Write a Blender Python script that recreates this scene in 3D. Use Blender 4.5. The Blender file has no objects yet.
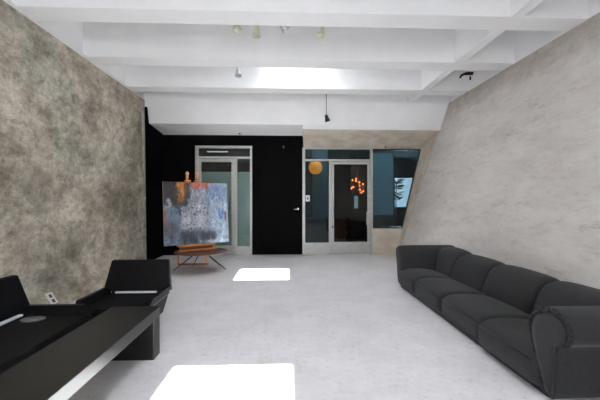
import bpy, bmesh, math, random
from mathutils import Vector, Matrix, noise
random.seed(7)
S = bpy.context.scene
COL = S.collection
PI = math.pi

# ------------------------------------------------------------------ camera
FPX = 340.0
YAW = math.atan(13.0 / FPX)
cam_d = bpy.data.cameras.new('camera')
cam = bpy.data.objects.new('camera', cam_d)
COL.objects.link(cam)
cam.location = (0, 0, 1.25)
cam.rotation_euler = (PI / 2, 0, -YAW)
cam_d.sensor_width = 36.0
cam_d.lens = 36.0 * FPX / 600.0
cam_d.shift_y = 1.0 / 600.0
cam_d.clip_start = 0.05
S.camera = cam

# ------------------------------------------------------------------ world, sun, exposure
world = bpy.data.worlds.new('daylight_sky')
S.world = world
world.use_nodes = True
wt = world.node_tree
wt.nodes.clear()
wo = wt.nodes.new('ShaderNodeOutputWorld')
wb = wt.nodes.new('ShaderNodeBackground')
wb.inputs['Color'].default_value = (0.96, 0.935, 1.0, 1)
wb.inputs['Strength'].default_value = 0.4
wt.links.new(wb.outputs[0], wo.inputs['Surface'])

sun_d = bpy.data.lights.new('sun', 'SUN')
sun_d.energy = 16.0
sun_d.angle = math.radians(0.6)
sun_d.color = (1.0, 0.965, 0.96)
sun = bpy.data.objects.new('sun', sun_d)
COL.objects.link(sun)
SUN_DIR = Vector((-0.154, 0.02, -1.0))
sun.rotation_euler = SUN_DIR.to_track_quat('-Z', 'Y').to_euler()
sun.location = (1, 3, 9)


SKY_COL = (0.96, 0.935, 1.0)


def daylight(name, loc, rot, sx, sy, radiance):
    # soft sky light falling through one opening of the room
    d = bpy.data.lights.new(name, 'AREA')
    d.shape = 'RECTANGLE'
    d.size = sx
    d.size_y = sy
    d.energy = radiance * PI * sx * sy
    d.color = SKY_COL
    o = bpy.data.objects.new(name, d)
    o.location = loc
    o.rotation_euler = rot
    COL.objects.link(o)


REAR_Y = -2.6
daylight('added_rear_fill', (-0.35, REAR_Y - 0.16, 1.7), (PI / 2, 0, 0), 2.7, 2.1, 2.3)  # fill light through the added window behind the camera
SKX0, SKX1 = -0.225, 0.68
SKYLIGHTS = [(-2.10, -1.20), (1.66, 2.515), (5.33, 6.185)]  # first opening, behind the camera, is added for more floor bounce
for _a, _b in SKYLIGHTS:
    daylight('skylight_daylight', ((SKX0 + SKX1) / 2, (_a + _b) / 2, 4.27), (0, 0, 0), SKX1 - SKX0, _b - _a, 5.2)

vs = S.view_settings
vs.view_transform = 'Standard'
vs.look = 'None'
vs.gamma = 1.0
vs.use_curve_mapping = False
vs.exposure = 2.2
S.cycles.max_bounces = 14
S.cycles.diffuse_bounces = 8
S.cycles.transparent_max_bounces = 16
S.cycles.sample_clamp_indirect = 4.0
S.cycles.use_denoising = True
S.cycles.denoising_prefilter = 'ACCURATE'
S.cycles.denoising_input_passes = 'RGB_ALBEDO_NORMAL'


# ------------------------------------------------------------------ materials
def srgb(r, g, b):
    f = lambda c: ((c / 255.0) / 12.92) if c / 255.0 <= 0.04045 else (((c / 255.0) + 0.055) / 1.055) ** 2.4
    return (f(r), f(g), f(b), 1.0)


def new_mat(name):
    m = bpy.data.materials.new(name)
    m.use_nodes = True
    return m, m.node_tree, m.node_tree.nodes['Principled BSDF']


def N(nt, t, **kw):
    n = nt.nodes.new(t)
    for k, v in kw.items():
        setattr(n, k, v)
    return n


def noisy(name, cols, scale=3.0, detail=8, rough=0.8, bump=0.0, bscale=40, metal=0.0, stretch=(1, 1, 1), spec=0.5,
          stops=None, distort=0.0, bdist=0.01):
    m, nt, p = new_mat(name)
    L = nt.links.new
    tc = N(nt, 'ShaderNodeTexCoord')
    mp = N(nt, 'ShaderNodeMapping')
    mp.inputs['Scale'].default_value = stretch
    L(tc.outputs['Object'], mp.inputs['Vector'])
    nz = N(nt, 'ShaderNodeTexNoise')
    nz.inputs['Scale'].default_value = scale
    nz.inputs['Detail'].default_value = detail
    nz.inputs['Roughness'].default_value = 0.62
    nz.inputs['Distortion'].default_value = distort
    L(mp.outputs[0], nz.inputs['Vector'])
    cr = N(nt, 'ShaderNodeValToRGB')
    L(nz.outputs['Fac'], cr.inputs[0])
    if stops is None:
        stops = [0.35 + 0.3 * i / max(1, len(cols) - 1) for i in range(len(cols))]
    el = cr.color_ramp.elements
    el[0].position = stops[0]; el[0].color = cols[0]
    el[1].position = stops[-1]; el[1].color = cols[-1]
    for s, c in list(zip(stops, cols))[1:-1]:
        e = el.new(s); e.color = c
    L(cr.outputs[0], p.inputs['Base Color'])
    p.inputs['Roughness'].default_value = rough
    p.inputs['Metallic'].default_value = metal
    p.inputs['Specular IOR Level'].default_value = spec
    if bump:
        n2 = N(nt, 'ShaderNodeTexNoise')
        n2.inputs['Scale'].default_value = bscale
        n2.inputs['Detail'].default_value = 6
        L(mp.outputs[0], n2.inputs['Vector'])
        bp = N(nt, 'ShaderNodeBump')
        bp.inputs['Strength'].default_value = bump
        bp.inputs['Distance'].default_value = bdist
        L(n2.outputs['Fac'], bp.inputs['Height'])
        L(bp.outputs[0], p.inputs['Normal'])
    return m


def concrete_left():
    """stained, pitted board concrete"""
    m, nt, p = new_mat('stained_rough_concrete')
    L = nt.links.new
    tc = N(nt, 'ShaderNodeTexCoord')
    mp = N(nt, 'ShaderNodeMapping'); mp.inputs['Scale'].default_value = (1, .6, .85)
    L(tc.outputs['Object'], mp.inputs[0])

    def nz(sc, det, ro, dist=0.0):
        n = N(nt, 'ShaderNodeTexNoise')
        n.inputs['Scale'].default_value = sc; n.inputs['Detail'].default_value = det
        n.inputs['Roughness'].default_value = ro; n.inputs['Distortion'].default_value = dist
        L(mp.outputs[0], n.inputs[0]); return n

    def ramp(src, stops):
        r = N(nt, 'ShaderNodeValToRGB'); L(src, r.inputs[0])
        e = r.color_ramp.elements
        e[0].position, e[0].color = stops[0]; e[1].position, e[1].color = stops[-1]
        for s, c in stops[1:-1]:
            x = e.new(s); x.color = c
        return r

    def mix(a, b, f, mode='MIX'):
        x = N(nt, 'ShaderNodeMix', data_type='RGBA', blend_type=mode)
        if isinstance(f, float): x.inputs[0].default_value = f
        else: L(f, x.inputs[0])
        L(a, x.inputs[6]); L(b, x.inputs[7]); return x.outputs[2]

    big = ramp(nz(.55, 6, .6, .3).outputs['Fac'], [(.36, srgb(142, 135, 125)), (.47, srgb(174, 167, 157)), (.56, srgb(198, 192, 182)), (.66, srgb(220, 215, 206))])
    mid = ramp(nz(1.9, 14, .76, .15).outputs['Fac'], [(.36, srgb(88, 80, 70)), (.44, srgb(150, 142, 130)), (.50, srgb(190, 183, 172)), (.58, srgb(222, 217, 207)), (.70, srgb(238, 234, 225))])
    c = mix(big.outputs[0], mid.outputs[0], .55)
    fine = ramp(nz(13, 12, .8).outputs['Fac'], [(.32, (.30, .28, .26, 1)), (.45, (.86, .85, .84, 1)), (.62, (1.12, 1.1, 1.08, 1))])
    c = mix(c, fine.outputs[0], .9, 'MULTIPLY')
    blot = ramp(nz(1.7, 11, .74, .5).outputs['Fac'], [(.54, (1, 1, 1, 1)), (.60, (.72, .68, .63, 1)), (.66, (.85, .83, .8, 1))])
    c = mix(c, blot.outputs[0], .9, 'MULTIPLY')
    flake = ramp(nz(3.3, 15, .82).outputs['Fac'], [(.485, (.74, .72, .69, 1)), (.515, (1.08, 1.08, 1.07, 1))])
    c = mix(c, flake.outputs[0], .7, 'MULTIPLY')
    green = ramp(nz(1.3, 8, .7).outputs['Fac'], [(.5, (1.03, 1, .96, 1)), (.6, (.93, .97, .95, 1))])
    c = mix(c, green.outputs[0], .8, 'MULTIPLY')
    pits = ramp(nz(24, 8, .7).outputs['Fac'], [(.335, (.25, .22, .2, 1)), (.375, (1, 1, 1, 1))])
    c = mix(c, pits.outputs[0], .8, 'MULTIPLY')
    L(c, p.inputs['Base Color'])
    p.inputs['Roughness'].default_value = 0.92
    bp = N(nt, 'ShaderNodeBump'); bp.inputs['Strength'].default_value = .7; bp.inputs['Distance'].default_value = .02
    L(nz(9, 12, .75).outputs['Fac'], bp.inputs['Height'])
    L(bp.outputs[0], p.inputs['Normal'])
    return m


def plaster_right():
    m, nt, p = new_mat('trowelled_grey_plaster')
    L = nt.links.new
    tc = N(nt, 'ShaderNodeTexCoord')
    mp = N(nt, 'ShaderNodeMapping')
    mp.inputs['Rotation'].default_value = (math.radians(-38), 0, 0)
    mp.inputs['Scale'].default_value = (1, .55, 1.7)
    L(tc.outputs['Object'], mp.inputs[0])
    a = N(nt, 'ShaderNodeTexNoise'); a.inputs['Scale'].default_value = 1.9; a.inputs['Detail'].default_value = 14; a.inputs['Roughness'].default_value = .7; a.inputs['Distortion'].default_value = .15
    L(mp.outputs[0], a.inputs[0])
    r = N(nt, 'ShaderNodeValToRGB'); L(a.outputs['Fac'], r.inputs[0])
    e = r.color_ramp.elements
    e[0].position = .30; e[0].color = srgb(202, 195, 190)
    e[1].position = .68; e[1].color = srgb(224, 219, 216)
    x = e.new(.5); x.color = srgb(214, 208, 204)
    b = N(nt, 'ShaderNodeTexNoise'); b.inputs['Scale'].default_value = 5; b.inputs['Detail'].default_value = 8; b.inputs['Roughness'].default_value = .7
    L(tc.outputs['Object'], b.inputs[0])
    # brown water stain along the top edge
    sp = N(nt, 'ShaderNodeSeparateXYZ'); L(tc.outputs['Object'], sp.inputs[0])
    ad = N(nt, 'ShaderNodeMath', operation='MULTIPLY_ADD'); L(b.outputs['Fac'], ad.inputs[0]); ad.inputs[1].default_value = .9; L(sp.outputs['Z'], ad.inputs[2])
    mr = N(nt, 'ShaderNodeMapRange'); L(ad.outputs[0], mr.inputs[0]); mr.inputs[1].default_value = 3.3; mr.inputs[2].default_value = 3.9
    mr.inputs[4].default_value = .75
    mx = N(nt, 'ShaderNodeMix', data_type='RGBA'); L(mr.outputs[0], mx.inputs[0]); L(r.outputs[0], mx.inputs[6]); mx.inputs[7].default_value = srgb(150, 138, 122)
    fr = N(nt, 'ShaderNodeTexNoise'); fr.inputs['Scale'].default_value = 9; fr.inputs['Detail'].default_value = 12; fr.inputs['Roughness'].default_value = .8
    L(mp.outputs[0], fr.inputs[0])
    r3 = N(nt, 'ShaderNodeValToRGB'); L(fr.outputs['Fac'], r3.inputs[0])
    e = r3.color_ramp.elements; e[0].position = .34; e[0].color = (.84, .82, .80, 1); e[1].position = .52; e[1].color = (1.03, 1.03, 1.03, 1)
    m3 = N(nt, 'ShaderNodeMix', data_type='RGBA', blend_type='MULTIPLY'); m3.inputs[0].default_value = .8
    L(mx.outputs[2], m3.inputs[6]); L(r3.outputs[0], m3.inputs[7])
    fs = N(nt, 'ShaderNodeTexNoise'); fs.inputs['Scale'].default_value = 3.2; fs.inputs['Detail'].default_value = 15; fs.inputs['Roughness'].default_value = .85
    L(mp.outputs[0], fs.inputs[0])
    r4 = N(nt, 'ShaderNodeValToRGB'); L(fs.outputs['Fac'], r4.inputs[0])
    e = r4.color_ramp.elements; e[0].position = .40; e[0].color = (.76, .71, .66, 1); e[1].position = .455; e[1].color = (1, 1, 1, 1)
    m4 = N(nt, 'ShaderNodeMix', data_type='RGBA', blend_type='MULTIPLY'); m4.inputs[0].default_value = .75
    L(m3.outputs[2], m4.inputs[6]); L(r4.outputs[0], m4.inputs[7])
    L(m4.outputs[2], p.inputs['Base Color'])
    p.inputs['Roughness'].default_value = .85
    bp = N(nt, 'ShaderNodeBump'); bp.inputs['Strength'].default_value = .16; bp.inputs['Distance'].default_value = .02
    L(a.outputs['Fac'], bp.inputs['Height']); L(bp.outputs[0], p.inputs['Normal'])
    return m


def floor_mat():
    m, nt, p = new_mat('worn_white_painted_concrete')
    L = nt.links.new
    tc = N(nt, 'ShaderNodeTexCoord')
    a = N(nt, 'ShaderNodeTexNoise'); a.inputs['Scale'].default_value = 2.2; a.inputs['Detail'].default_value = 14; a.inputs['Roughness'].default_value = .75; a.inputs['Distortion'].default_value = 0
    L(tc.outputs['Object'], a.inputs[0])
    r = N(nt, 'ShaderNodeValToRGB'); L(a.outputs['Fac'], r.inputs[0])
    e = r.color_ramp.elements
    e[0].position = .28; e[0].color = srgb(214, 210, 211)
    e[1].position = .62; e[1].color = srgb(233, 230, 234)
    x = e.new(.46); x.color = srgb(224, 221, 224)
    v = N(nt, 'ShaderNodeTexNoise'); v.inputs['Scale'].default_value = 17; v.inputs['Detail'].default_value = 14; v.inputs['Roughness'].default_value = .85
    L(tc.outputs['Object'], v.inputs[0])
    r2 = N(nt, 'ShaderNodeValToRGB'); L(v.outputs['Fac'], r2.inputs[0])
    e = r2.color_ramp.elements
    e[0].position = .385; e[0].color = (.5, .46, .44, 1); e[1].position = .47; e[1].color = (1, 1, 1, 1)
    mx = N(nt, 'ShaderNodeMix', data_type='RGBA', blend_type='MULTIPLY'); mx.inputs[0].default_value = .5
    L(r.outputs[0], mx.inputs[6]); L(r2.outputs[0], mx.inputs[7])
    L(mx.outputs[2], p.inputs['Base Color'])
    mr = N(nt, 'ShaderNodeMapRange'); L(v.outputs['Fac'], mr.inputs[0]); mr.inputs[3].default_value = .3; mr.inputs[4].default_value = .5
    L(mr.outputs[0], p.inputs['Roughness'])
    p.inputs['Specular IOR Level'].default_value = .4
    bp = N(nt, 'ShaderNodeBump'); bp.inputs['Strength'].default_value = .15; bp.inputs['Distance'].default_value = .005
    L(v.outputs['Fac'], bp.inputs['Height']); L(bp.outputs[0], p.inputs['Normal'])
    return m


def fabric_mat(name, col1, col2, stripes=True):
    m, nt, p = new_mat(name)
    L = nt.links.new
    tc = N(nt, 'ShaderNodeTexCoord')
    w = N(nt, 'ShaderNodeTexWave', wave_type='BANDS', bands_direction='DIAGONAL')
    w.inputs['Scale'].default_value = 38
    w.inputs['Distortion'].default_value = .4
    L(tc.outputs['Object'], w.inputs[0])
    nz = N(nt, 'ShaderNodeTexNoise'); nz.inputs['Scale'].default_value = 60; nz.inputs['Detail'].default_value = 5
    L(tc.outputs['Object'], nz.inputs[0])
    mm = N(nt, 'ShaderNodeMath', operation='MULTIPLY_ADD'); L(w.outputs['Fac'], mm.inputs[0]); mm.inputs[1].default_value = .5 if stripes else 0.0
    L(nz.outputs['Fac'], mm.inputs[2])
    r = N(nt, 'ShaderNodeValToRGB'); L(mm.outputs[0], r.inputs[0])
    e = r.color_ramp.elements
    e[0].position = .3; e[0].color = col1; e[1].position = .95; e[1].color = col2
    L(r.outputs[0], p.inputs['Base Color'])
    p.inputs['Roughness'].default_value = .78
    p.inputs['Sheen Weight'].default_value = .08
    p.inputs['Sheen Roughness'].default_value = .5
    p.inputs['Specular IOR Level'].default_value = .25
    bp = N(nt, 'ShaderNodeBump'); bp.inputs['Strength'].default_value = .25; bp.inputs['Distance'].default_value = .004
    L(mm.outputs[0], bp.inputs['Height']); L(bp.outputs[0], p.inputs['Normal'])
    return m


def glass_mat(name, tint, gloss=0.06):
    m = bpy.data.materials.new(name); m.use_nodes = True
    nt = m.node_tree; nt.nodes.clear(); L = nt.links.new
    o = N(nt, 'ShaderNodeOutputMaterial')
    t = N(nt, 'ShaderNodeBsdfTransparent'); t.inputs[0].default_value = tint
    g = N(nt, 'ShaderNodeBsdfGlossy'); g.inputs['Roughness'].default_value = .02
    f = N(nt, 'ShaderNodeFresnel'); f.inputs[0].default_value = 1.5
    x = N(nt, 'ShaderNodeMixShader')
    L(f.outputs[0], x.inputs[0]); L(t.outputs[0], x.inputs[1]); L(g.outputs[0], x.inputs[2]); L(x.outputs[0], o.inputs[0])
    return m


def emit_mat(name, col, strength):
    m, nt, p = new_mat(name)
    p.inputs['Base Color'].default_value = col
    p.inputs['Emission Color'].default_value = col
    p.inputs['Emission Strength'].default_value = strength
    return m


def wood_mat(name, c1, c2, rough=.45, st=(1, 1, 12)):
    return noisy(name, [c1, c2], scale=4, detail=6, rough=rough, stretch=st, distort=.6)


M_LEFT = concrete_left()
M_RIGHT = plaster_right()
M_FLOOR = floor_mat()
M_CEIL = noisy('white_painted_concrete', [srgb(234, 234, 235), srgb(241, 240, 241)], scale=2.0, rough=.8, bump=.12, bscale=18)
M_BLACK = noisy('matte_black_wall_paint', [srgb(4, 4, 5), srgb(9, 9, 10)], scale=3, rough=.75, bump=.1, bscale=60, spec=.08)
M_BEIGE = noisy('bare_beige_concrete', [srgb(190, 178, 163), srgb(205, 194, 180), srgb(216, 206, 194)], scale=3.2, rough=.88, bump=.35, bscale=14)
M_STRIP = noisy('pale_concrete_edge', [srgb(150, 142, 130), srgb(196, 190, 178)], scale=7, rough=.85, bump=.3, bscale=25)
M_REARWALL = noisy('off_white_rear_wall', [srgb(190, 188, 184), srgb(206, 204, 200)], scale=3, rough=.85)
M_ALU = noisy('satin_aluminium', [srgb(176, 176, 172), srgb(196, 196, 192)], scale=6, rough=.42, metal=.35, stretch=(1, 1, 8))
M_ALUP = noisy('kick_plate_aluminium', [srgb(158, 158, 152), srgb(176, 176, 170)], scale=4, rough=.5, metal=.3)
M_CHROME = noisy('polished_chrome', [srgb(214, 214, 214), srgb(228, 228, 228)], scale=8, rough=.25, metal=.85)
M_STEEL = noisy('pale_satin_steel', [srgb(226, 226, 228), srgb(238, 238, 240)], scale=8, rough=.35, metal=.15)
M_GLASS = glass_mat('clear_pane_glass', (.93, .97, .96, 1))
M_GLASST = glass_mat('teal_tinted_glass', (.46, .62, .66, 1))
M_GLASSD = glass_mat('smoked_door_glass', (.5, .5, .48, 1))
M_FROST = noisy('grey_green_frosted_film', [srgb(128, 146, 142), srgb(142, 158, 156)], scale=1.2, rough=.35)
M_SOFA = fabric_mat('charcoal_pinstripe_upholstery', srgb(27, 27, 28), srgb(50, 50, 52))
M_PIPE = fabric_mat('charcoal_piping', srgb(26, 26, 27), srgb(50, 50, 52), False)
M_LEATHER = noisy('black_leather', [srgb(5, 5, 7), srgb(10, 10, 12)], scale=20, rough=.5, bump=.15, bscale=160, spec=.15)
M_LAMINATE = noisy('black_brushed_laminate', [srgb(9, 9, 8), srgb(15, 15, 14)], scale=10, rough=.36, stretch=(1, 14, 1), bump=.08, bscale=30)
M_EASEL = wood_mat('orange_beech_wood', srgb(176, 104, 48), srgb(206, 140, 78))
M_WALNUT = wood_mat('dark_walnut', srgb(70, 44, 34), srgb(104, 68, 52), st=(6, 1, 1))
M_REDWOOD = wood_mat('reddish_stretcher_wood', srgb(110, 62, 40), srgb(140, 84, 54))
M_BMETAL = noisy('black_painted_steel', [srgb(14, 14, 14), srgb(24, 24, 24)], scale=12, rough=.4)
M_WPLASTIC = noisy('white_plastic', [srgb(226, 226, 224), srgb(236, 236, 234)], scale=8, rough=.4)
M_CREAM = noisy('cream_lamp_enamel', [srgb(196, 196, 176), srgb(212, 212, 192)], scale=12, rough=.35)
M_GREYP = noisy('matte_grey', [srgb(84, 84, 84), srgb(96, 96, 96)], scale=30, rough=.9)
M_TEAL = noisy('teal_painted_partition', [srgb(84, 106, 114), srgb(94, 116, 124)], scale=1.5, rough=.6)
M_BROOM = noisy('dark_lobby_wall', [srgb(30, 30, 29), srgb(42, 41, 39)], scale=2, rough=.8)
M_BFLOOR = noisy('dark_lobby_floor', [srgb(24, 23, 22), srgb(36, 34, 32)], scale=3, rough=.35)
M_BRASS = noisy('aged_brass', [srgb(130, 100, 56), srgb(160, 126, 76)], scale=12, rough=.35, metal=.8)


# ------------------------------------------------------------------ mesh helpers
class MB:
    def __init__(self):
        self.bm = bmesh.new()

    def box(self, x0, x1, y0, y1, z0, z1, mi=0):
        v = [self.bm.verts.new(c) for c in [(x0, y0, z0), (x1, y0, z0), (x1, y1, z0), (x0, y1, z0), (x0, y0, z1), (x1, y0, z1), (x1, y1, z1), (x0, y1, z1)]]
        for f in [(0, 3, 2, 1), (4, 5, 6, 7), (0, 1, 5, 4), (1, 2, 6, 5), (2, 3, 7, 6), (3, 0, 4, 7)]:
            self.bm.faces.new([v[i] for i in f]).material_index = mi
        return self

    def hexa(self, pts):
        """8 points: bottom loop of four, top loop of four"""
        v = [self.bm.verts.new(c) for c in pts]
        for f in [(0, 3, 2, 1), (4, 5, 6, 7), (0, 1, 5, 4), (1, 2, 6, 5), (2, 3, 7, 6), (3, 0, 4, 7)]:
            self.bm.faces.new([v[i] for i in f])
        return self

    def prism(self, poly, axis, a, b):
        def P(u, w, t):
            return (t, u, w) if axis == 'x' else (u, t, w) if axis == 'y' else (u, w, t)
        va = [self.bm.verts.new(P(u, w, a)) for u, w in poly]
        vb = [self.bm.verts.new(P(u, w, b)) for u, w in poly]
        self.bm.faces.new(va); self.bm.faces.new(vb[::-1])
        n = len(poly)
        for i in range(n):
            self.bm.faces.new([va[i], vb[i], vb[(i + 1) % n], va[(i + 1) % n]])
        return self

    def tube(self, pts, r, seg=8, closed=False):
        pts = [Vector(p) for p in pts]
        rs = r if isinstance(r, (list, tuple)) else [r] * len(pts)
        rings = []
        n = len(pts)
        up = None
        for i, p in enumerate(pts):
            a = pts[i - 1] if (i > 0 or closed) else pts[i]
            b = pts[(i + 1) % n] if (i < n - 1 or closed) else pts[i]
            d = (b - a).normalized()
            if up is None:
                up = Vector((0, 0, 1)) if abs(d.z) < .9 else Vector((1, 0, 0))
            u = d.cross(up)
            if u.length < 1e-4:
                u = d.cross(Vector((0, 1, 0)))
            u.normalize(); w = u.cross(d).normalized(); up = w
            rings.append([self.bm.verts.new(p + rs[i] * (math.cos(2 * PI * k / seg) * u + math.sin(2 * PI * k / seg) * w)) for k in range(seg)])
        m = n if closed else n - 1
        for i in range(m):
            A, B = rings[i], rings[(i + 1) % n]
            for k in range(seg):
                self.bm.faces.new([A[k], A[(k + 1) % seg], B[(k + 1) % seg], B[k]])
        if not closed:
            self.bm.faces.new(rings[0][::-1]); self.bm.faces.new(rings[-1])
        return self

    def lathe(self, prof, c=(0, 0, 0), seg=24, sx=1.0, sy=1.0):
        """prof: list of (r, z)"""
        rings = []
        for r, z in prof:
            rings.append([self.bm.verts.new((c[0] + sx * r * math.cos(2 * PI * k / seg), c[1] + sy * r * math.sin(2 * PI * k / seg), c[2] + z)) for k in range(seg)])
        for A, B in zip(rings, rings[1:]):
            for k in range(seg):
                self.bm.faces.new([A[k], A[(k + 1) % seg], B[(k + 1) % seg], B[k]])
        self.bm.faces.new(rings[0][::-1]); self.bm.faces.new(rings[-1])
        return self

    def ball(self, c, r, sz=1.0, seg=14):
        prof = [(max(1e-3, r * math.sin(PI * i / 8)), -r * sz * math.cos(PI * i / 8)) for i in range(9)]
        return self.lathe(prof, c, seg)

    def loft(self, rings):
        """rings: list of equally long closed point loops"""
        R = [[self.bm.verts.new(p) for p in r] for r in rings]
        n = len(R[0])
        for A, B in zip(R, R[1:]):
            for k in range(n):
                self.bm.faces.new([A[k], A[(k + 1) % n], B[(k + 1) % n], B[k]])
        self.bm.faces.new(R[0][::-1]); self.bm.faces.new(R[-1])
        return self

    def build(self, name, mats, parent=None, bevel=0.0, smooth=False, subsurf=0, origin=None, bseg=2):
        me = bpy.data.meshes.new(name)
        bmesh.ops.recalc_face_normals(self.bm, faces=self.bm.faces)
        if origin is not None:
            bmesh.ops.translate(self.bm, verts=self.bm.verts, vec=-Vector(origin))
        self.bm.to_mesh(me); self.bm.free()
        for m in (mats if isinstance(mats, (list, tuple)) else [mats]):
            me.materials.append(m)
        o = bpy.data.objects.new(name, me)
        COL.objects.link(o)
        if origin is not None: o.location = origin
        if parent is not None:
            o.parent = parent
        if smooth:
            for p in me.polygons: p.use_smooth = True
        if bevel:
            b = o.modifiers.new('bevel', 'BEVEL'); b.width = bevel; b.segments = bseg; b.limit_method = 'ANGLE'; b.angle_limit = .6
        if subsurf:
            s = o.modifiers.new('subdivision', 'SUBSURF'); s.levels = subsurf; s.render_levels = subsurf
        return o


def thing(name, loc, label, cat, rz=0.0, group=None):
    o = bpy.data.objects.new(name, None)
    o.empty_display_size = .1
    COL.objects.link(o)
    o.location = loc; o.rotation_euler = (0, 0, rz)
    return tag(o, label, cat, group)


def tag(o, label=None, cat=None, group=None, kind=None):
    if label: o['label'] = label
    if cat: o['category'] = cat
    if group: o['group'] = group
    if kind: o['kind'] = kind
    return o


def struct(mb, name, m, label=None, cat=None, **kw):
    o = mb.build(name, m, **kw)
    o['kind'] = 'structure'
    return tag(o, label, cat)


def dup(root, loc, rz, label):
    r = root.copy(); COL.objects.link(r); r.location = loc; r.rotation_euler = (0, 0, rz); r['label'] = label
    for ch in list(root.children):
        c = ch.copy(); COL.objects.link(c); c.parent = r
        for g in list(ch.children):
            d = g.copy(); COL.objects.link(d); d.parent = c
    return r


# ------------------------------------------------------------------ the room shell
LX, RB, RT, CH = -2.9, 2.60, 3.39, 3.30     # left wall, right wall foot / head, beam underside
BY = 7.95
lean = (RT - RB) / CH
rx = lambda z: RB + lean * z

struct(MB().box(-3.2, 3.9, REAR_Y - .1, 8.2, -.12, 0), 'floor', M_FLOOR, 'worn white painted concrete floor of the long room', 'floor')
LB = -2.86
lxw = lambda z: LB + (LX - LB) * z / CH
struct(MB().prism([(-3.15, 0), (LB, 0), (LX, CH), (-3.15, CH)], 'y', REAR_Y, 6.90).hexa([(-3.0, REAR_Y, 0), (-2.66, REAR_Y, 0), (-2.66, 5.2, 0), (-3.0, 5.9, 0), (-3.0, REAR_Y, .30), (-2.85, REAR_Y, .30), (-2.85, 5.2, .30), (-3.0, 5.9, .30)]), 'wall_left', M_LEFT, 'rough stained grey brown concrete wall on the left', 'wall')
struct(MB().prism([(RB, 0), (RT, CH), (RT + .25, CH), (RB + .25 + .5, 0)], 'y', REAR_Y, BY + .1), 'wall_right', M_RIGHT, 'smooth pale grey plaster wall leaning outwards on the right', 'wall')
# black wall: side return + rear part with door openings
mb = MB()
mb.box(-3.15, -2.84, 7.0, 8.25, 0, 3.16)
mb.box(LX - .05, -2.12, BY, 8.25, 0, 2.95)
mb.box(-2.12, -.81, BY, 8.25, 2.53, 2.95)
mb.box(-.81, .36, BY, 8.25, 0, 2.95)
mb.box(.36, 3.6, BY + .05, 8.25, 2.5, 2.95)
struct(mb, 'wall_back', M_BLACK, 'matte black far wall around the glass doors', 'wall')
struct(MB().prism([(-3.1, 0), (LB + .02, 0), (LX + .02, CH), (-3.1, CH)], 'y', 6.90, 7.0), 'trim_1', M_STRIP, 'pale vertical edge strip where rough wall meets black wall', 'trim', bevel=.004)

t = MB().tube([(LX + .03, 2.0, CH + .012), (LX + .03, 6.85, CH + .012)], .011, 8).build('conduit', M_WPLASTIC, origin=(LX + .03, 2.0, CH + .012))
tag(t, 'thin white conduit running along the top edge of the rough left wall', 'pipe')
# ceiling: slab with two skylight openings plus one added behind the camera, beams, bulkhead
CT = 4.02
mb = MB()
ys = [REAR_Y - .1] + [q for p in SKYLIGHTS for q in p] + [8.3]
for i in range(7):
    if i % 2 == 0:
        mb.box(-3.2, 3.9, ys[i], ys[i + 1], CT, CT + .2)
    else:
        mb.box(-3.2, SKX0, ys[i], ys[i + 1], CT, CT + .2)
        mb.box(SKX1, 3.9, ys[i], ys[i + 1], CT, CT + .2)
mb.box(-3.2, LX, REAR_Y, 8.3, CH, CT)
mb.box(RT, RT + .4, REAR_Y, 8.3, CH, CT)
ceil = struct(mb, 'ceiling', M_CEIL, 'white painted coffered concrete ceiling', 'ceiling')
BEAMS = [(3.69 - 1.255 * k + (.13 if k > 0 else 0), 3.69 - 1.255 * k + .30 + (.13 if k > 0 else 0)) for k in range(5, -3, -1)]
for a, b in BEAMS:
    if a < REAR_Y: continue
    MB().box(LX, RT, a, b, CH, CT).build('cross_beam', M_CEIL, ceil, bevel=.008)
MB().box(2.49, 2.63, REAR_Y, 6.95, CH + .002, CT).build('long_beam', M_CEIL, ceil, bevel=.008)
# bulkhead over the far doors
mb = MB().prism([(6.96, CT), (7.0, CH), (7.12, 2.85), (8.25, 2.75), (8.25, CT)], 'x', LX - .02, 3.62)
mb.prism([(7.12, 2.758), (7.12, 2.86), (7.2, 2.86), (7.2, 2.758)], 'x', .332, rx(2.75) + .06)
mb.build('bulkhead', M_CEIL, ceil)
for a, b in SKYLIGHTS:
    g = MB().box(SKX0 - .03, SKX1 + .03, a - .03, b + .03, CT + .21, CT + .216).build('skylight_pane', M_GLASS, ceil)
    MB().box(SKX0 - .06, SKX1 + .06, a - .06, a - .015, CT + .2, CT + .24).box(SKX0 - .06, SKX1 + .06, b + .015, b + .06, CT + .2, CT + .24) \
        .box(SKX0 - .06, SKX0 - .015, a, b, CT + .2, CT + .24).box(SKX1 + .015, SKX1 + .06, a, b, CT + .2, CT + .24).build('skylight_frame', M_ALU, ceil)

# beige soffit above the right hand entrance, and parapet under the corner window
mb = MB()
mb.hexa([(.333, 7.125, 2.753), (rx(2.74) + .03, 7.125, 2.735), (rx(2.49) + .03, BY + .05, 2.485), (.39, BY + .05, 2.485),
         (.333, 7.125, 2.757), (rx(2.76) + .03, 7.125, 2.757), (rx(2.8) + .03, BY + .05, 2.84), (.37, BY + .05, 2.84)])
struct(mb, 'trim_2', M_BEIGE, 'sloping bare beige concrete soffit above the right hand glass door', 'trim', bevel=.004)
e = .012  # thin beige liner, also shaped to the shade under the soffit
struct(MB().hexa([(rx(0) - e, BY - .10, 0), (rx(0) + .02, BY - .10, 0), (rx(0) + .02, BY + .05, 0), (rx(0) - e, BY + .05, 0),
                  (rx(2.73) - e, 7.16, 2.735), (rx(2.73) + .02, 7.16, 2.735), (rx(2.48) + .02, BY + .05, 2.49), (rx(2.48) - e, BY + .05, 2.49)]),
       'trim_7', M_BEIGE, 'thin beige slab for beige tone and soffit shade on the leaning wall beside the corner window', 'trim')
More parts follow.
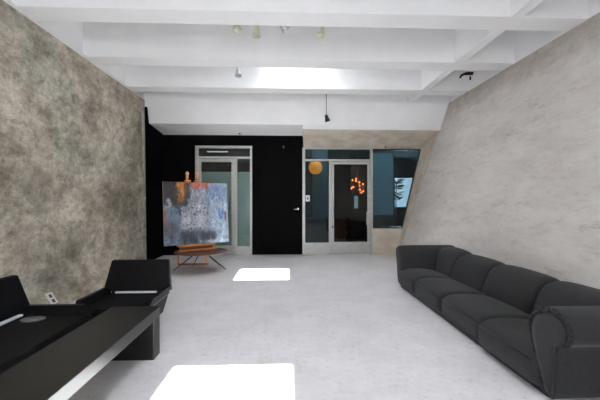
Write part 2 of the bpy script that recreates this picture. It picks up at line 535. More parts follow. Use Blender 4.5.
struct(MB().prism([(2.005, 0), (rx(0) + .02, 0), (rx(.6) + .02, .6), (2.005, .6)], 'y', BY - .0, BY + .2), 'trim_3', M_BEIGE, 'low beige concrete parapet under the slanted corner window', 'trim', bevel=.004)

# rear wall behind the camera; its wide window is added for fill light
mb = MB()
WA, WB, WC, WD = -1.7, 1.0, .65, 2.75
mb.box(-3.15, 3.9, REAR_Y - .25, REAR_Y, 0, WC)
mb.box(-3.15, 3.9, REAR_Y - .25, REAR_Y, WD, CT)
mb.box(-3.15, WA, REAR_Y - .25, REAR_Y, WC, WD)
mb.box(WB, 3.9, REAR_Y - .25, REAR_Y, WC, WD)
struct(mb, 'wall_rear', M_REARWALL, 'plain wall with an added wide window opposite the glass doors', 'wall')
mb = MB()
for x in (WA, -.8, .1, WB - .05):
    mb.box(x, x + .05, REAR_Y - .15, REAR_Y - .1, WC, WD)
mb.box(WA, WB, REAR_Y - .15, REAR_Y - .1, WC, WC + .05).box(WA, WB, REAR_Y - .15, REAR_Y - .1, WD - .05, WD)
w = struct(mb, 'added_window', M_ALU, 'added wide window for fill light opposite the glass doors', 'window')
MB().box(WA + .02, WB - .02, REAR_Y - .13, REAR_Y - .124, WC + .03, WD - .03).build('pane', M_GLASS, w)


# ------------------------------------------------------------------ glass entrances
def frame_rects(mb, x0, x1, z0, z1, t, y0, y1, bottom=None, top=None):
    bt = t if bottom is None else bottom
    tt = t if top is None else top
    mb.box(x0, x0 + t, y0, y1, z0, z1).box(x1 - t, x1, y0, y1, z0, z1)
    mb.box(x0 + t, x1 - t, y0, y1, z1 - tt, z1)
    if bt: mb.box(x0 + t, x1 - t, y0, y1, z0, z0 + bt)
    return mb


# left entrance
d1 = thing('door_1', (-1.47, BY, 0), 'left glass door with frosted lower pane in aluminium frame behind easel', 'door')
d1['kind'] = 'structure'
def rel(mb, name, m, root, **kw):
    bmesh.ops.translate(mb.bm, verts=mb.bm.verts, vec=-root.location)
    return mb.build(name, m, root, **kw)
y0, y1 = BY - .02, BY + .10
mb = MB()
mb.box(-2.12, -2.06, y0, y1, 0, 2.53).box(-.86, -.81, y0, y1, 0, 2.53).box(-2.06, -.86, y0, y1, 2.475, 2.53)
mb.box(-2.06, -.86, y0, y1, 2.235, 2.28).box(-1.22, -1.16, y0, y1, 0, 2.235).box(-1.16, -.86, y0, y1, 0, .2)
rel(mb, 'door_frame', M_ALU, d1, bevel=.004)
leaf = rel(frame_rects(MB(), -2.055, -1.225, .015, 2.225, .065, BY + .01, BY + .06, bottom=.20), 'door_leaf', M_ALU, d1, bevel=.004)
rel(MB().box(-1.99, -1.29, BY + .03, BY + .038, .215, 2.16), 'door_pane', M_GLASS, d1)
rel(MB().box(-1.16, -.86, BY + .03, BY + .038, .2, 2.235), 'sidelight_pane', M_GLASS, d1)
rel(MB().box(-2.06, -.86, BY + .03, BY + .038, 2.28, 2.475), 'transom_pane', M_GLASS, d1)
rel(MB().box(-1.99, -1.29, BY + .041, BY + .045, .215, 1.93), 'frosted_film', M_FROST, d1)
rel(MB().box(-1.16, -.86, BY + .041, BY + .045, .2, 1.93), 'frosted_film', M_FROST, d1)
rel(MB().tube([(-1.30, BY - .0, .95), (-1.30, BY - .04, .95), (-1.30, BY - .04, 1.2), (-1.30, BY, 1.2)], .01), 'pull_handle', M_CHROME, d1, smooth=True)

# right entrance
d2 = thing('door_2', (1.2, BY, 0), 'right dark glass door with sidelight in aluminium frame under the beige soffit', 'door')
d2['kind'] = 'structure'
mb = MB()
mb.box(.36, .425, y0, y1, 0, 2.5).box(1.965, 2.02, y0, y1, 0, 2.5).box(.425, 1.965, y0, y1, 2.465, 2.5)
mb.box(.425, 1.965, y0, y1, 2.185, 2.23).box(.985, 1.04, y0, y1, 0, 2.185).box(.425, .985, y0, y1, 0, .27)
rel(mb, 'door_frame', M_ALU, d2, bevel=.004)
rel(frame_rects(MB(), 1.045, 1.96, .015, 2.175, .06, BY + .0, BY + .06, bottom=.27), 'door_leaf', M_ALU, d2, bevel=.004)
rel(MB().box(1.105, 1.90, BY + .03, BY + .038, .285, 2.115), 'door_pane', M_GLASSD, d2)
rel(MB().box(.425, .985, BY + .03, BY + .038, .27, 2.185), 'sidelight_pane', M_GLASST, d2)
rel(MB().box(.425, 1.965, BY + .03, BY + .038, 2.23, 2.465), 'transom_pane', M_GLASST, d2)
rel(MB().tube([(1.08, BY, .84), (1.08, BY - .05, .85), (1.08, BY - .05, 1.13), (1.08, BY, 1.14)], .014), 'pull_handle', M_CHROME, d2, smooth=True)
rel(MB().box(1.87, 1.955, BY - .04, BY, .68, 1.0).box(1.85, 1.89, BY - .07, BY - .04, .78, .82), 'lock_box', M_ALU, d2, bevel=.006)
rel(MB().box(1.055, 1.09, BY - .02, BY, .62, .66), 'lock_cylinder', M_BMETAL, d2, bevel=.004)

# slanted corner window
w1 = thing('window_1', (2.4, BY, .6), 'slanted teal corner window above the beige parapet', 'window')
w1['kind'] = 'structure'
rel(MB().prism([(2.02, .6), (rx(.6), .6), (rx(2.47), 2.47), (2.02, 2.47)], 'y', BY + .03, BY + .038), 'pane', M_GLASST, w1)
mb = MB()
mb.box(2.02, rx(.6) + .0, BY + .01, BY + .07, .6, .625)
mb.box(2.02, rx(2.46), BY + .01, BY + .07, 2.45, 2.475)
mb.hexa([(rx(.62) - .03, BY + .01, .62), (rx(.62), BY + .01, .62), (rx(.62), BY + .07, .62), (rx(.62) - .03, BY + .07, .62),
         (rx(2.45) - .03, BY + .01, 2.45), (rx(2.45), BY + .01, 2.45), (rx(2.45), BY + .07, 2.45), (rx(2.45) - .03, BY + .07, 2.45)])
rel(mb, 'window_frame', M_BMETAL, w1)

# flush black door in the black wall with a chrome lever
d3 = thing('door_3', (-.2, BY, 0), 'flush black door in the black wall between the glass doors', 'door')
d3['kind'] = 'structure'
rel(MB().box(-.62, .33, BY - .008, BY - .001, .01, 2.2), 'door_leaf', M_BLACK, d3, bevel=.003)
h = rel(MB().box(.245, .275, BY - .02, BY - .008, 1.04, 1.09), 'handle_plate', M_CHROME, d3, bevel=.003)
rel(MB().tube([(.26, BY - .01, 1.06), (.26, BY - .06, 1.06), (.15, BY - .065, 1.06)], .011), 'lever_handle', M_CHROME, d3, smooth=True)

# ------------------------------------------------------------------ lobby beyond the glass
ZB = 2.9
struct(MB().box(-3.6, 6.6, 8.25, 14.1, -.12, -.005), 'floor_lobby', M_BFLOOR, 'dark floor of the lobby beyond the glass', 'floor')
struct(MB().box(-3.6, 6.6, 8.25, 14.1, ZB, ZB + .1), 'ceiling_lobby', M_BROOM, 'dark ceiling of the lobby beyond the glass', 'ceiling')
WX0, WX1, WZ0, WZ1 = 4.42, 5.3, .95, 2.25
mb = MB()
mb.box(-3.6, WX0, 13.9, 14.1, 0, ZB).box(WX1, 6.6, 13.9, 14.1, 0, ZB).box(WX0, WX1, 13.9, 14.1, 0, WZ0).box(WX0, WX1, 13.9, 14.1, WZ1, ZB)
struct(mb, 'wall_lobby_far', M_BROOM, 'dark far wall of the lobby with a bright window', 'wall')
struct(MB().box(-3.7, -3.6, 8.25, 14.1, 0, ZB), 'wall_lobby_left', M_BROOM, 'dark side wall of the lobby beyond the left glass door', 'wall')
struct(MB().box(6.6, 6.7, 8.25, 14.1, 0, ZB), 'wall_lobby_right', M_BROOM, 'dark side wall of the lobby beyond the corner window', 'wall')
w3 = struct(frame_rects(MB(), WX0, WX1, WZ0, WZ1, .05, 13.95, 14.02), 'window_3', M_BMETAL, 'bright window seen far off through the corner glass', 'window')
MB().box(WX0 + .03, WX1 - .03, 13.98, 13.986, WZ0 + .03, WZ1 - .03).build('pane', glass_mat('blue_grey_glass', (.92, .90, .93, 1)), w3)
daylight('lobby_window_daylight', ((WX0 + WX1) / 2, 14.09, (WZ0 + WZ1) / 2), (-PI / 2, 0, 0), WX1 - WX0, WZ1 - WZ0, 6.0)
struct(MB().box(2.36, 3.03, 9.6, 9.68, .85, 2.62), 'trim_4', M_TEAL, 'teal panel standing behind the slanted corner window', 'trim', bevel=.004)
struct(MB().box(.72, 1.16, 9.6, 9.68, .75, 2.9), 'trim_5', M_TEAL, 'teal panel behind the sidelight of the right hand door', 'trim', bevel=.004)


def lobby_fill_lamp(x, y, energy, col, name):  # unseen ceiling lamp added to brighten the lobby and its teal panels
    d = bpy.data.lights.new(name, 'AREA'); d.shape = 'DISK'; d.size = .3; d.energy = energy; d.color = col
    o = bpy.data.objects.new(name, d); COL.objects.link(o); o.location = (x, y, ZB - .06)
    f = MB().lathe([(.17, 0), (.17, .03), (.15, .045)], (x, y, ZB - .046)).build('added_downlight', M_WPLASTIC, origin=(x, y, ZB))
    return f


tag(lobby_fill_lamp(2.7, 8.9, 2.6, (.8, .95, 1), 'lobby_fill_light'), 'added round ceiling light above the teal panel in lobby corner', 'ceiling light')
tag(lobby_fill_lamp(.9, 9.0, 2.0, (.8, .95, 1), 'lobby_fill_light'), 'added round ceiling light above sidelight of right glass door', 'ceiling light')

# white glowing tube behind the transom of the left entrance
t = thing('glowing_tube', (-2.2, 11.0, ZB), 'white glowing tube seen through transom of the left glass door', 'light')
rel(MB().box(-2.6, -1.85, 10.96, 11.04, ZB - .03, ZB), 'housing', M_BMETAL, t)
rel(MB().tube([(-2.56, 11.0, ZB - .07), (-1.9, 11.0, ZB - .07)], .016), 'tube', emit_mat('tube_glow', (.9, .95, 1, 1), .12), t, smooth=True)

# chandelier of small orange lamps behind the door pane
CHX, CHY = 2.10, 10.0
ch = thing('chandelier', (CHX, CHY, ZB), 'chandelier of small glowing orange bulbs behind the right glass door', 'chandelier')
rel(MB().tube([(CHX, CHY, ZB), (CHX, CHY, 1.85)], .012).lathe([(.07, 0), (.07, .03), (.02, .05)], (CHX, CHY, ZB - .05)), 'stem', M_BRASS, ch, smooth=True)
M_BULB = emit_mat('orange_bulb_glow', (1.0, .26, .08, 1), 2.2)
for k in range(11):
    a = k * 2.4; r = .1 + .13 * ((k * 37) % 10) / 10; z = 1.5 + .46 * ((k * 53) % 11) / 11
    p = (CHX + r * math.cos(a), CHY + r * math.sin(a), z)
    arm = rel(MB().tube([(CHX, CHY, 1.9), (CHX + r * .5 * math.cos(a), CHY + r * .5 * math.sin(a), z - .06), (p[0], p[1], z - .035)], .005, 6), 'arm', M_BRASS, ch)
    b = MB().ball(p, .026, 1.15)
    bmesh.ops.translate(b.bm, verts=b.bm.verts, vec=-ch.location)
    b.build('bulb', M_BULB, arm, smooth=True)

# glowing orange globe hanging behind the sidelight
gx, gy, gz = .78, 9.3, 2.17
g = thing('glowing_globe', (gx, gy, ZB), 'glowing orange globe behind the sidelight of right door', 'lamp')
rel(MB().tube([(gx, gy, ZB), (gx, gy, gz + .18)], .008).lathe([(.05, 0), (.05, .02)], (gx, gy, ZB - .02)), 'cord', M_BMETAL, g)
rel(MB().ball((gx, gy, gz), .19, 1.0, 24), 'globe', emit_mat('orange_globe_glow', (1.0, .24, .04, 1), .36), g, smooth=True)

# tall plant silhouetted at the far window
t = thing('potted_plant', (3.58, 11.0, 0), 'dark leafy plant silhouetted against the far bright window', 'plant')
rel(MB().lathe([(.14, 0), (.2, .4), (.18, .4), (.02, .38)], (3.58, 11.0, 0)), 'pot', M_BMETAL, t, smooth=True)
rel(MB().tube([(3.58, 11, .35), (3.56, 11, 1.0), (3.58, 11, 1.9)], .018), 'stem', M_WALNUT, t)
mb = MB()
for k in range(70):
    z = 1.25 + .7 * random.random(); a = random.random() * 2 * PI; l = .12 + .14 * random.random()
    if 1.52 < z < 1.6: z += .1
    c = Vector((3.58 + .03 * math.cos(a), 11 + .03 * math.sin(a), z)); d = Vector((math.cos(a), math.sin(a), .2)); s = Vector((-math.sin(a), math.cos(a), .3))
    pts = [c, c + d * l * .5 + s * l * .35, c + d * l, c + d * l * .5 - s * l * .35]
    lo = [mb.bm.verts.new(p) for p in pts]; hi = [mb.bm.verts.new(p + Vector((0, 0, .006))) for p in pts]
    mb.bm.faces.new(lo[::-1]); mb.bm.faces.new(hi)
    for i in range(4): mb.bm.faces.new([lo[i], lo[(i + 1) % 4], hi[(i + 1) % 4], hi[i]])
rel(mb, 'foliage', noisy('dark_leaf', [srgb(18, 26, 18), srgb(32, 44, 28)], rough=.5), t)

# glowing cyan strip standing in for a window reflection; small blue light
t = MB().box(2.32, 2.44, 11.6, 11.7, 1.0, 1.42).build('reflection_strip', emit_mat('cyan_reflection_glow', (.30, .55, .60, 1), .22), origin=(2.38, 11.65, 1.0))
tag(t, 'pale cyan glowing strip imitating a window reflection below the orange chandelier in the lobby', 'panel')
struct(MB().box(2.22, 2.54, 11.7, 11.85, 0, 2.9), 'trim_6', M_BROOM, 'dark pillar in the lobby behind the cyan reflection strip', 'trim')
t = MB().ball((1.16, 9.9, .80), .045).build('indicator_lamp', emit_mat('blue_indicator_glow', (.22, .2, .9, 1), .5), origin=(1.16, 9.9, .80), smooth=True)
tag(t, 'tiny blue glowing light low behind the sidelight', 'light')
mb = MB().box(.5, 1.7, 9.75, 10.3, 0, .72).box(.45, 1.75, 9.7, 10.35, .72, .755)
tag(mb.build('reception_counter', M_WALNUT, origin=(1.1, 10.0, 0), bevel=.01), 'low dark counter in the lobby behind the sidelight', 'counter')

# ------------------------------------------------------------------ small wall and ceiling fittings
t = thing('wall_outlet', (-2.69, 4.05, .07), 'white socket plate low on the stained wall between the black seats', 'outlet')
sl = (2.85 - 2.66) / .30
def foot_plate(mb, y0, y1, z0, z1, d0, d1):
    X = lambda z, d: -2.66 - sl * z + d
    return mb.hexa([(X(z0, d0), y0, z0), (X(z0, d1), y0, z0), (X(z0, d1), y1, z0), (X(z0, d0), y1, z0), (X(z1, d0), y0, z1), (X(z1, d1), y0, z1), (X(z1, d1), y1, z1), (X(z1, d0), y1, z1)])
rel(foot_plate(MB(), 4.00, 4.11, .06, .18, -.01, .008), 'cover_plate', M_WPLASTIC, t, bevel=.002)
rel(foot_plate(MB(), 4.035, 4.075, .075, .11, .008, .012), 'socket', M_GREYP, t)
rel(foot_plate(MB(), 4.035, 4.075, .13, .165, .008, .012), 'socket', M_GREYP, t)
lo = lxw(1.3) + .012
t = thing('light_switch', (lo, 6.95, 1.3), 'pale switch plate on the edge strip beside the black wall', 'switch')
rel(MB().box(lo - .005, lo + .01, 6.91, 6.99, 1.22, 1.40), 'cover_plate', M_STRIP, t, bevel=.002)
rel(MB().box(lo + .01, lo + .018, 6.94, 6.96, 1.28, 1.34), 'toggle', M_WPLASTIC, t)
t = thing('card_reader', (.47, BY + .03, 1.3), 'white card reader with black mark on the sidelight glass', 'card reader')
rel(MB().box(.435, .535, BY - .0, BY + .028, 1.24, 1.385), 'housing', M_WPLASTIC, t, bevel=.005)
rel(MB().box(.47, .50, BY - .004, BY, 1.28, 1.34), 'sensor_mark', M_BMETAL, t)
t = thing('wall_sensor', (.30, BY, 2.54), 'tiny white sensor high on the black wall left of the beige soffit', 'sensor')
rel(MB().box(-.26 + .53, -.26 + .57, BY - .03, BY, 2.48, 2.54), 'housing', M_GREYP, t, bevel=.004)
t.location.x = -.07; t.location.z = 2.54


def spotlight(x, y, zb, label, tilt, m, yaw, zt=CT, group=None):
    t = thing('ceiling_spotlight', (x, y, zt), label, 'spotlight', group=group)
    MB().lathe([(.05, 0), (.05, .02), (.03, .03)], (0, 0, -.03)).build('canopy', M_WPLASTIC, t, smooth=True)
    MB().tube([(0, 0, -.01), (0, 0, zb + .12 - zt)], .006).build('stem', m, t)
    h = MB()
    h.lathe([(.024, 0.0), (.03, .02), (.036, .06), (.05, .115), (.052, .13), (.044, .13), (.03, .07)], (0, 0, -.02), 16)
    bmesh.ops.rotate(h.bm, verts=h.bm.verts, cent=(0, 0, 0), matrix=Matrix.Rotation(yaw, 3, 'Z') @ Matrix.Rotation(PI - tilt, 3, 'X'))
    bmesh.ops.translate(h.bm, verts=h.bm.verts, vec=(0, 0, zb + .12 - zt))
    o = h.build('lamp_head', m, t, smooth=True)
    return t


spotlight(-.62, 4.16, 3.29, 'cream ceiling spotlight, leftmost of the four under the second white beam', .5, M_CREAM, .6, group='ceiling spotlights in a row behind a beam')
spotlight(-.37, 4.16, 3.24, 'cream ceiling spotlight, second from left under the second white beam', .1, M_CREAM, 0, group='ceiling spotlights in a row behind a beam')
spotlight(-.08, 4.16, 3.31, 'chrome ceiling spotlight, third from left under the second white beam', .9, M_CHROME, 2.2, group='ceiling spotlights in a row behind a beam')
spotlight(.43, 4.16, 3.24, 'cream ceiling spotlight, rightmost of the four under the second white beam', .3, M_CREAM, -.6, group='ceiling spotlights in a row behind a beam')
spotlight(-.78, 5.45, 3.22, 'small grey spotlight left of the bright skylight patch', .3, M_ALU, .3)
spotlight(.78, 6.72, 2.82, 'black spotlight on a long rod before the white bulkhead', .45, M_BMETAL, PI - .7)
# black fitting in the right hand coffer
t = thing('coffer_lamp', (3.1, 5.75, CT), 'black bent lamp hanging in the small coffer by the leaning wall', 'lamp')
rel(MB().tube([(3.1, 5.75, CT), (3.1, 5.75, 3.52)], .007), 'rod', M_BMETAL, t)
rel(MB().tube([(2.98, 5.75, 3.37), (3.0, 5.75, 3.41), (3.05, 5.75, 3.44), (3.12, 5.75, 3.45), (3.2, 5.75, 3.45)], [.014, .02, .022, .03, .03], 10), 'lamp_head', M_BMETAL, t, smooth=True)
rel(MB().lathe([(.014, 0), (.014, .06)], (3.16, 5.75, 3.34)), 'bulb', M_BMETAL, t, smooth=True)
t = thing('sprinkler_head', (-1.07, 7.75, 2.84), 'small brass sprinkler head under the white bulkhead above left door', 'sprinkler')
rel(MB().lathe([(.035, 0), (.035, .01)], (-1.07, 7.75, 2.83)).tube([(-1.07, 7.75, 2.83), (-1.07, 7.75, 2.775)], .012), 'body', M_BRASS, t, smooth=True)
rel(MB().lathe([(.04, 0), (.03, .006)], (-1.07, 7.75, 2.765)), 'deflector', M_BRASS, t, smooth=True)
t = thing('sprinkler_head', (2.3, 7.85, 2.56), 'small dark sprinkler head under the beige soffit above corner window', 'sprinkler')
rel(MB().tube([(2.3, 7.85, 2.58), (2.3, 7.85, 2.51)], .012), 'body', M_BMETAL, t, smooth=True)
rel(MB().lathe([(.04, 0), (.03, .006)], (2.3, 7.85, 2.50)), 'deflector', M_BMETAL, t, smooth=True)

# ------------------------------------------------------------------ sofa
SO = (2.1, 3.5, 0)
sofa = thing('modular_sofa', SO, 'long low charcoal pinstripe sofa with rolled arms against the leaning wall', 'sofa')


def puff(prof, ya, yb, name, m, bulge=.035, round_=.05, n=9, hump=0.0, dx=0.0, parent=sofa, zflat=.02):
    cx = sum(p[0] for p in prof) / len(prof); cz = sum(p[1] for p in prof) / len(prof)
    rings = []
    for i in range(n):
        t = -1 + 2 * i / (n - 1)
        y = (ya + yb) / 2 + (yb - ya) / 2 * math.copysign(abs(t) ** .8, t)
        s = 1 - bulge * abs(t) ** 3 - (round_ if i in (0, n - 1) else 0)
        hz = hump * (1 - t * t)
        ring = []
        for (x, z) in prof:
            X = cx + (x - cx) * s + dx
            Z = z if z < .08 else cz + (z - cz) * s + (hz if z > cz else 0)
            ring.append((X - SO[0], y - SO[1], max(zflat, Z)))
        rings.append(ring)
    return MB().loft(rings).build(name, m, parent, smooth=True, subsurf=2)


seat_p = [(1.63, .02), (1.61, .10), (1.60, .17), (1.615, .225), (1.66, .265), (1.76, .285), (1.92, .285), (2.10, .265), (2.22, .21), (2.24, .1), (2.24, .02)]
back_p = [(2.14, .12), (2.13, .23), (2.17, .36), (2.21, .455), (2.26, .525), (2.36, .56), (2.47, .55), (2.54, .49), (2.56, .40), (2.57, .2), (2.57, .03), (2.3, .03)]
seats = [(2.10, 2.80, -.035), (2.79, 3.54, 0), (3.53, 4.29, 0), (4.28, 4.88, 0)]
for a, b, dx in seats:
    s = puff(seat_p, a, b, 'seat_cushion', M_SOFA, dx=dx, hump=.006, bulge=.022, round_=.03)
    xx = 1.618 + dx - SO[0]
    MB().tube([(xx - .002, a + .05 - SO[1], .222), (xx - .006, (a + b) / 2 - SO[1], .226), (xx - .002, b - .05 - SO[1], .222)], .004, 6).build('piping', M_PIPE, s, smooth=True)
for a, b in [(2.02, 2.96), (2.95, 3.71), (3.70, 4.43), (4.42, 5.02)]:
    puff(back_p, a, b, 'backrest', M_SOFA, hump=.035 if a > 4 else .012, bulge=.028, round_=.03)
arm_p = [(2.075, .02), (2.12, .12), (2.19, .26), (2.235, .38), (2.24, .46), (2.20, .53), (2.12, .58), (2.02, .60), (1.93, .58), (1.875, .53), (1.865, .47),
         (1.89, .42), (1.94, .39), (1.985, .375), (1.99, .28), (2.0, .15), (2.01, .02)]


far_p = [(4.79, .02), (4.79, .2), (4.83, .34), (4.89, .47), (4.95, .555), (5.03, .595), (5.10, .58), (5.13, .52), (5.11, .44), (5.07, .36), (5.04, .2), (5.03, .02)]


def arm(flip):
    f = lambda y: y
    prof = far_p if flip else arm_p
    yc = sum(p[0] for p in prof) / len(prof)
    rings = []
    for X, s in ([(1.64, .80), (1.655, .93), (1.70, 1), (2.0, 1), (2.35, 1), (2.50, 1), (2.53, .96)] if flip else [(1.63, .97), (1.625, 1), (1.66, 1), (2.0, 1), (2.35, 1), (2.50, 1), (2.53, .96)]):
        rings.append([(X - SO[0], yc + (y - yc) * s - SO[1], max(.02, .3 + (z - .3) * s) if z > .05 else .02) for y, z in prof])
    a = MB().loft(rings).build('armrest', M_SOFA, sofa, smooth=True, subsurf=1)
    if flip: return a
    # leaf shaped front panel and gathered border
    ins = [(2.055 + (y - 2.055) * .74, .3 + (z - .3) * .86) for y, z in arm_p]
    MB().loft([[(1.63 - SO[0], f(y) - SO[1], z) for y, z in ins], [(1.615 - SO[0], f(2.055 + (y - 2.055) * .95) - SO[1], .3 + (z - .3) * .97) for y, z in ins],
               [(1.612 - SO[0], f(2.055 + (y - 2.055) * .6) - SO[1], .3 + (z - .3) * .8) for y, z in ins]]).build('front_panel', M_SOFA, a, smooth=True)
    path = []
    P = [(2.052 + (y - 2.052) * .88, .3 + (z - .3) * .94) for y, z in arm_p]
    P = P[1:14]
    dense = []
    for i in range(len(P) - 1):
        for k in range(8):
            t = k / 8
            dense.append((P[i][0] * (1 - t) + P[i + 1][0] * t, P[i][1] * (1 - t) + P[i + 1][1] * t))
    pts = [(1.632 - SO[0], f(y) - SO[1], z) for y, z in dense]
    rr = [.015 + .004 * math.sin(i * 1.57) for i in range(len(pts))]
    MB().tube(pts, rr, 10).build('gathered_border', M_PIPE, a, smooth=True)
    return a


arm(False)
arm(True)
MB().box(1.66 - SO[0], 2.5 - SO[0], 2.1 - SO[1], 4.9 - SO[1], 0, .06).build('plinth', M_BMETAL, sofa)

# ------------------------------------------------------------------ bench
BX0, BX1, BYN, BYF, BZ, BT = -1.43, -1.045, .75, 2.84, .385, .085
b = thing('low_bench', ((BX0 + BX1) / 2, (BYN + BYF) / 2, 0), 'long black waterfall bench in front of the black settee', 'bench')
rel(MB().box(BX0, BX1, BYN, BYF, BZ - BT, BZ), 'bench_top', M_LAMINATE, b, bevel=.004)
rel(MB().box(BX0, BX1, BYF - .13, BYF, 0, BZ - BT), 'leg', M_LAMINATE, b, bevel=.004)
rel(MB().box(BX0, BX1, BYN, BYN + .13, 0, BZ - BT), 'leg', M_LAMINATE, b, bevel=.004)


# ------------------------------------------------------------------ angular lounge seats
def lounge(name, loc, rz, W, D, label, cat, zs=.32, zt=.645, tw=.045, leanb=.10):
    r = thing(name, loc, label, cat, rz)
    h = W / 2
    za = .39
    m = MB()                       # faceted seat block between the two flared side panels
    m.loft([[(-h + .13, -.02, .12), (h - .13, -.02, .12), (h - .13, -D + .14, .12), (-h + .13, -D + .14, .12)],
            [(-h + .06, .02, zs - .04), (h - .06, .02, zs - .04), (h - .06, -D - .005, zs - .04), (-h + .06, -D - .005, zs - .04)],
            [(-h + .06, .02, zs), (h - .06, .02, zs), (h - .06, -D + .01, zs), (-h + .06, -D + .01, zs)]])
    seat = m.build('seat', M_LEATHER, r, bevel=.012)
    for s in (-1, 1):
        pts = [(s * (h - .12), .03, .13), (s * (h - .07), .03, .13), (s * (h - .07), -D + .10, .13), (s * (h - .12), -D + .10, .13),
               (s * (h - .05), .06, za), (s * h, .06, za), (s * h, -D + .07, za), (s * (h - .05), -D + .07, za)]
        mid = [(s * (h - .075), .05, zs - .0), (s * (h - .018), .05, zs), (s * (h - .018), -D, zs - .0), (s * (h - .075), -D, zs - .0)]
        a = MB().loft([pts[:4], mid, pts[4:]]).build('side_panel', M_LEATHER, r, bevel=.008)
        MB().tube([(s * (h - .012), .04, zs + .005), (s * (h - .012), -D + .01, zs + .003)], .005, 6).build('metal_edging', M_CHROME, a)
    back = MB().hexa([(-h, .02, zs + .03), (h, .02, zs + .03), (h, .10, zs + .02), (-h, .10, zs + .02),
                      (-h + tw, leanb, zt), (h - tw, leanb, zt), (h - tw, leanb + .06, zt), (-h + tw, leanb + .06, zt)]).build('backrest', M_LEATHER, r, bevel=.012)
    MB().box(-h + .08, h - .08, .035, .09, zs - .06, zs + .04).build('back_support', M_LEATHER, r)
    MB().box(-h + .13, h - .13, .0, .034, zs + .014, zs + .028).build('metal_strip', M_STEEL, r)
    MB().box(-h + .18, h - .18, -D + .2, -.1, 0, .13).build('base', M_BMETAL, r, bevel=.005)
    return r


lounge('lounge_chair', (-1.505, 3.44, 0), 0, .66, .48, 'black angular lounge chair at the far end of the bench', 'chair')
lounge('settee', (-2.10, 2.17, 0), PI / 2, 1.50, .49, 'black angular settee against the stained wall behind the bench', 'settee')
t = MB().lathe([(.075, 0), (.085, .004), (.085, .010), (.078, .014)], (0, 0, 0), 28, 1.0, .8).build('grey_disc', M_GREYP, smooth=False)
t.location = (-1.98, 2.73, .321)  # flat grey oval disc resting on the seat
tag(t, 'small flat grey oval disc lying on the black settee', 'pad')

# ------------------------------------------------------------------ low table and easel with painting
TZ = .36
tb = thing('coffee_table', (-1.53, 6.14, 0), 'low round dark walnut table with thin black legs under the easel', 'table')
MB().lathe([(.43, 0), (.46, .01), (.46, .02), (.445, .028)], (0, 0, TZ - .028), 48).build('tabletop', M_WALNUT, tb)
for (x, y) in ((-.50, .0), (.42, .08), (-.26, .40), (.26, .42)):
    MB().tube([(x * .15, y * .15, TZ - .03), (x, y, .008)], [.012, .008], 8).build('leg', M_BMETAL, tb, smooth=True)
for x in (-.36, .13):
    MB().box(x - .010, x + .010, -.15, -.13, .13, TZ - .028).build('post', M_EASEL, tb, bevel=.003)
MB().box(-.37, .16, -.148, -.122, .13, .16).build('stretcher', M_REDWOOD, tb, bevel=.003)
MB().box(-.37, .14, -.146, -.128, TZ - .055, TZ - .028).build('apron', M_REDWOOD, tb, bevel=.003)

EA = math.atan2(.65, .96)
ez = thing('easel', (-1.59, 6.16, TZ), 'orange beech table easel holding the abstract painting', 'easel', EA)
TL = .09   # backward tilt of the canvas
def yb(z): return .03 + TL * (z - .45)
for x in (-.15, .03):
    p = MB().hexa([(x - .02, yb(.40) + .0, .40), (x + .02, yb(.40) + .0, .40), (x + .02, yb(.40) + .03, .40), (x - .02, yb(.40) + .03, .40),
                   (x - .02, yb(1.66), 1.66), (x + .02, yb(1.66), 1.66), (x + .02, yb(1.66) + .03, 1.66), (x - .02, yb(1.66) + .03, 1.66)]).build('mast', M_EASEL, ez, bevel=.003)
    y = yb(1.66)
    MB().box(x - .05, x + .045, y - .06, y + .03, 1.60, 1.625).box(x - .012, x + .012, y - .01, y + .02, 1.62, 1.66).build('canvas_clamp', M_EASEL, p, bevel=.003)
    m = MB().lathe([(.016, 0), (.03, .02), (.016, .045), (.024, .06), (.032, .085), (.026, .11), (.008, .125)], (x, y + .01, 1.655), 12)
    m.build('clamp_knob', wood_mat('pale_knob_wood', srgb(214, 150, 110), srgb(232, 176, 136)) if x < 0 else bpy.data.materials['pale_knob_wood'], p, smooth=True)
MB().box(-.36, .30, -.07, .06, .452, .482).build('canvas_tray', M_EASEL, ez, bevel=.003)
MB().box(-.36, .31, -.075, -.045, .375, .402).build('front_rail', M_EASEL, ez, bevel=.003)
MB().box(-.30, .25, -.045, .12, TZ, .385).build('base_box', M_REDWOOD, ez, bevel=.003)
MB().box(-.32, .27, .0, .03, .385, .452).build('rear_rail', M_REDWOOD, ez, bevel=.003)
for ob in ez.children_recursive:
    if ob.parent == ez: ob.location.z = -TZ

# painting
cw, c0, c1 = 1.17, .484, 1.585
pr = thing('painting', (-1.59, 6.16, c0), 'large abstract blue grey painting with orange streaks on the easel', 'painting', EA)
nx, nz_ = 150, 140
bm = bmesh.new()
def ypos(z): return TL * z - .012
grid = [[bm.verts.new((-cw / 2 + cw * i / nx, ypos((c1 - c0) * j / nz_), (c1 - c0) * j / nz_)) for i in range(nx + 1)] for j in range(nz_ + 1)]
for j in range(nz_):
    for i in range(nx):
        bm.faces.new([grid[j][i], grid[j][i + 1], grid[j + 1][i + 1], grid[j + 1][i]])
me = bpy.data.meshes.new('painted_surface'); bm.to_mesh(me); bm.free()
def sm(a, b, x):
    t = max(0, min(1, (x - a) / (b - a))); return t * t * (3 - 2 * t)
def bx(u, v, u0, u1, v0, v1, s=.03):
    return sm(u0 - s, u0 + s, u) * (1 - sm(u1 - s, u1 + s, u)) * sm(v0 - s, v0 + s, v) * (1 - sm(v1 - s, v1 + s, v))
def mixc(a, b, f): return [a[i] * (1 - f) + b[i] * f for i in range(3)]
ca = me.color_attributes.new('paint', 'FLOAT_COLOR', 'POINT')
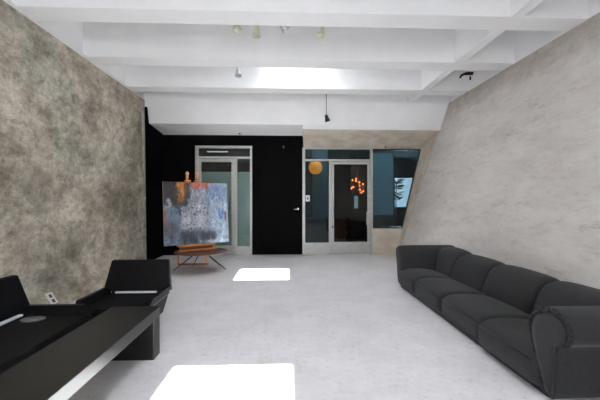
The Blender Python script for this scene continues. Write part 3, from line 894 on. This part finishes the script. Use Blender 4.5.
for k, vtx in enumerate(me.vertices):
    u = vtx.co.x / cw + .5; v = 1 - vtx.co.z / (c1 - c0)          # v grows downwards
    n1 = noise.fractal(Vector((u * 5, v * 5, 1)), .6, 2, 5); n2 = noise.fractal(Vector((u * 14, v * 9, 5)), .7, 2, 5); n3 = noise.noise(Vector((u * 34, v * 30, 9)))
    n4 = noise.fractal(Vector((u * 16, v * 2.2, 12)), .6, 2, 4)
    U = u + .05 * n1 + .02 * n2; V = v + .05 * n2 + .03 * n4
    c = [118, 132, 150]
    c = mixc(c, [146, 160, 178], sm(.55, .85, U))
    c = mixc(c, [56, 48, 52], bx(U, V, -.2, .40, -.2, .38, .05) * .97)                # dark upper left
    c = mixc(c, [104, 122, 138], bx(U, V, .05, .13, .3, 1.1, .04) * .6)
    c = mixc(c, [86, 92, 104], bx(U, V, -.1, .2, .62, .9, .06) * .8)
    c = mixc(c, [186, 120, 52], bx(U, V, .2, .33, -.2, .32, .035) * (.5 + .5 * sm(-.3, .4, n4)))   # orange streak
    c = mixc(c, [196, 100, 82], bx(U, V, .42, .70, -.2, .10, .04) * .85)              # salmon band at the top
    c = mixc(c, [206, 120, 70], (1 - sm(.0, .022, v)) * bx(u, v, .2, .72, -.1, .1, .05))
    c = mixc(c, [160, 160, 168], bx(U, V, .26, .66, .38, .76, .05) * .9)              # pale scraped centre
    c = mixc(c, [156, 158, 166], bx(U, V, .42, .64, .1, .5, .05) * .8)
    c = mixc(c, [44, 42, 44], bx(U, V, .17, .23, .22, .52, .02) * .7)
    c = mixc(c, [100, 124, 168], bx(U, V, .7, .95, .05, .26, .06) * .6)
    c = mixc(c, [58, 60, 70], bx(U, V, .26, .78, .79, .97, .04) * .85)                # dark foot
    c = mixc(c, [108, 132, 156], bx(U, V, .44, .54, .8, 1.1, .03) * .5)
    c = mixc(c, [86, 118, 184], bx(U, V, .83, .88, .42, .62, .02) * .8)
    c = mixc(c, [92, 40, 58], bx(u + .01 * n2, v + .02 * n1, .945, .975, .47, .62, .012) * .9)
    c = mixc(c, [176, 92, 72], bx(u, V, -.1, .035, .45, .72, .02) * .7)
    c = mixc(c, [176, 192, 206], (1 - sm(.03, .07, 1 - v)) * sm(.5, .7, U) * .8)
    c = mixc(c, [176, 190, 200], bx(U, V, .05, .11, .28, .42, .02) * .7)
    sp_ = sm(.28, .5, n3) * bx(U, V, .3, .66, .3, .78, .08)
    c = mixc(c, [40, 40, 46], sp_ * .8)
    n5 = noise.fractal(Vector((u * 40, v * 40, 3)), .5, 2, 4)
    g = 1 + .20 * n2 + .16 * n4 + .22 * n5
    c = [max(0, min(255, q * g * .86)) for q in c]
    ca.data[k].color = srgb(*c)
mp_, nt, p = new_mat('abstract_oil_paint')
at = N(nt, 'ShaderNodeVertexColor'); at.layer_name = 'paint'
nt.links.new(at.outputs[0], p.inputs['Base Color'])
p.inputs['Roughness'].default_value = .5
nzn = N(nt, 'ShaderNodeTexNoise'); nzn.inputs['Scale'].default_value = 30
bp = N(nt, 'ShaderNodeBump'); bp.inputs['Strength'].default_value = .3; bp.inputs['Distance'].default_value = .005
nt.links.new(nzn.outputs['Fac'], bp.inputs['Height']); nt.links.new(bp.outputs[0], p.inputs['Normal'])
me.materials.append(mp_)
o = bpy.data.objects.new('painted_surface', me); COL.objects.link(o); o.parent = pr
H_ = c1 - c0
MB().hexa([(-cw / 2, ypos(0) + .001, 0), (cw / 2, ypos(0) + .001, 0), (cw / 2, ypos(0) + .03, 0), (-cw / 2, ypos(0) + .03, 0),
           (-cw / 2, ypos(H_) + .001, H_), (cw / 2, ypos(H_) + .001, H_), (cw / 2, ypos(H_) + .03, H_), (-cw / 2, ypos(H_) + .03, H_)]) \
    .build('stretched_canvas', noisy('raw_canvas_edge', [srgb(150, 148, 144), srgb(172, 170, 166)], rough=.8), pr)
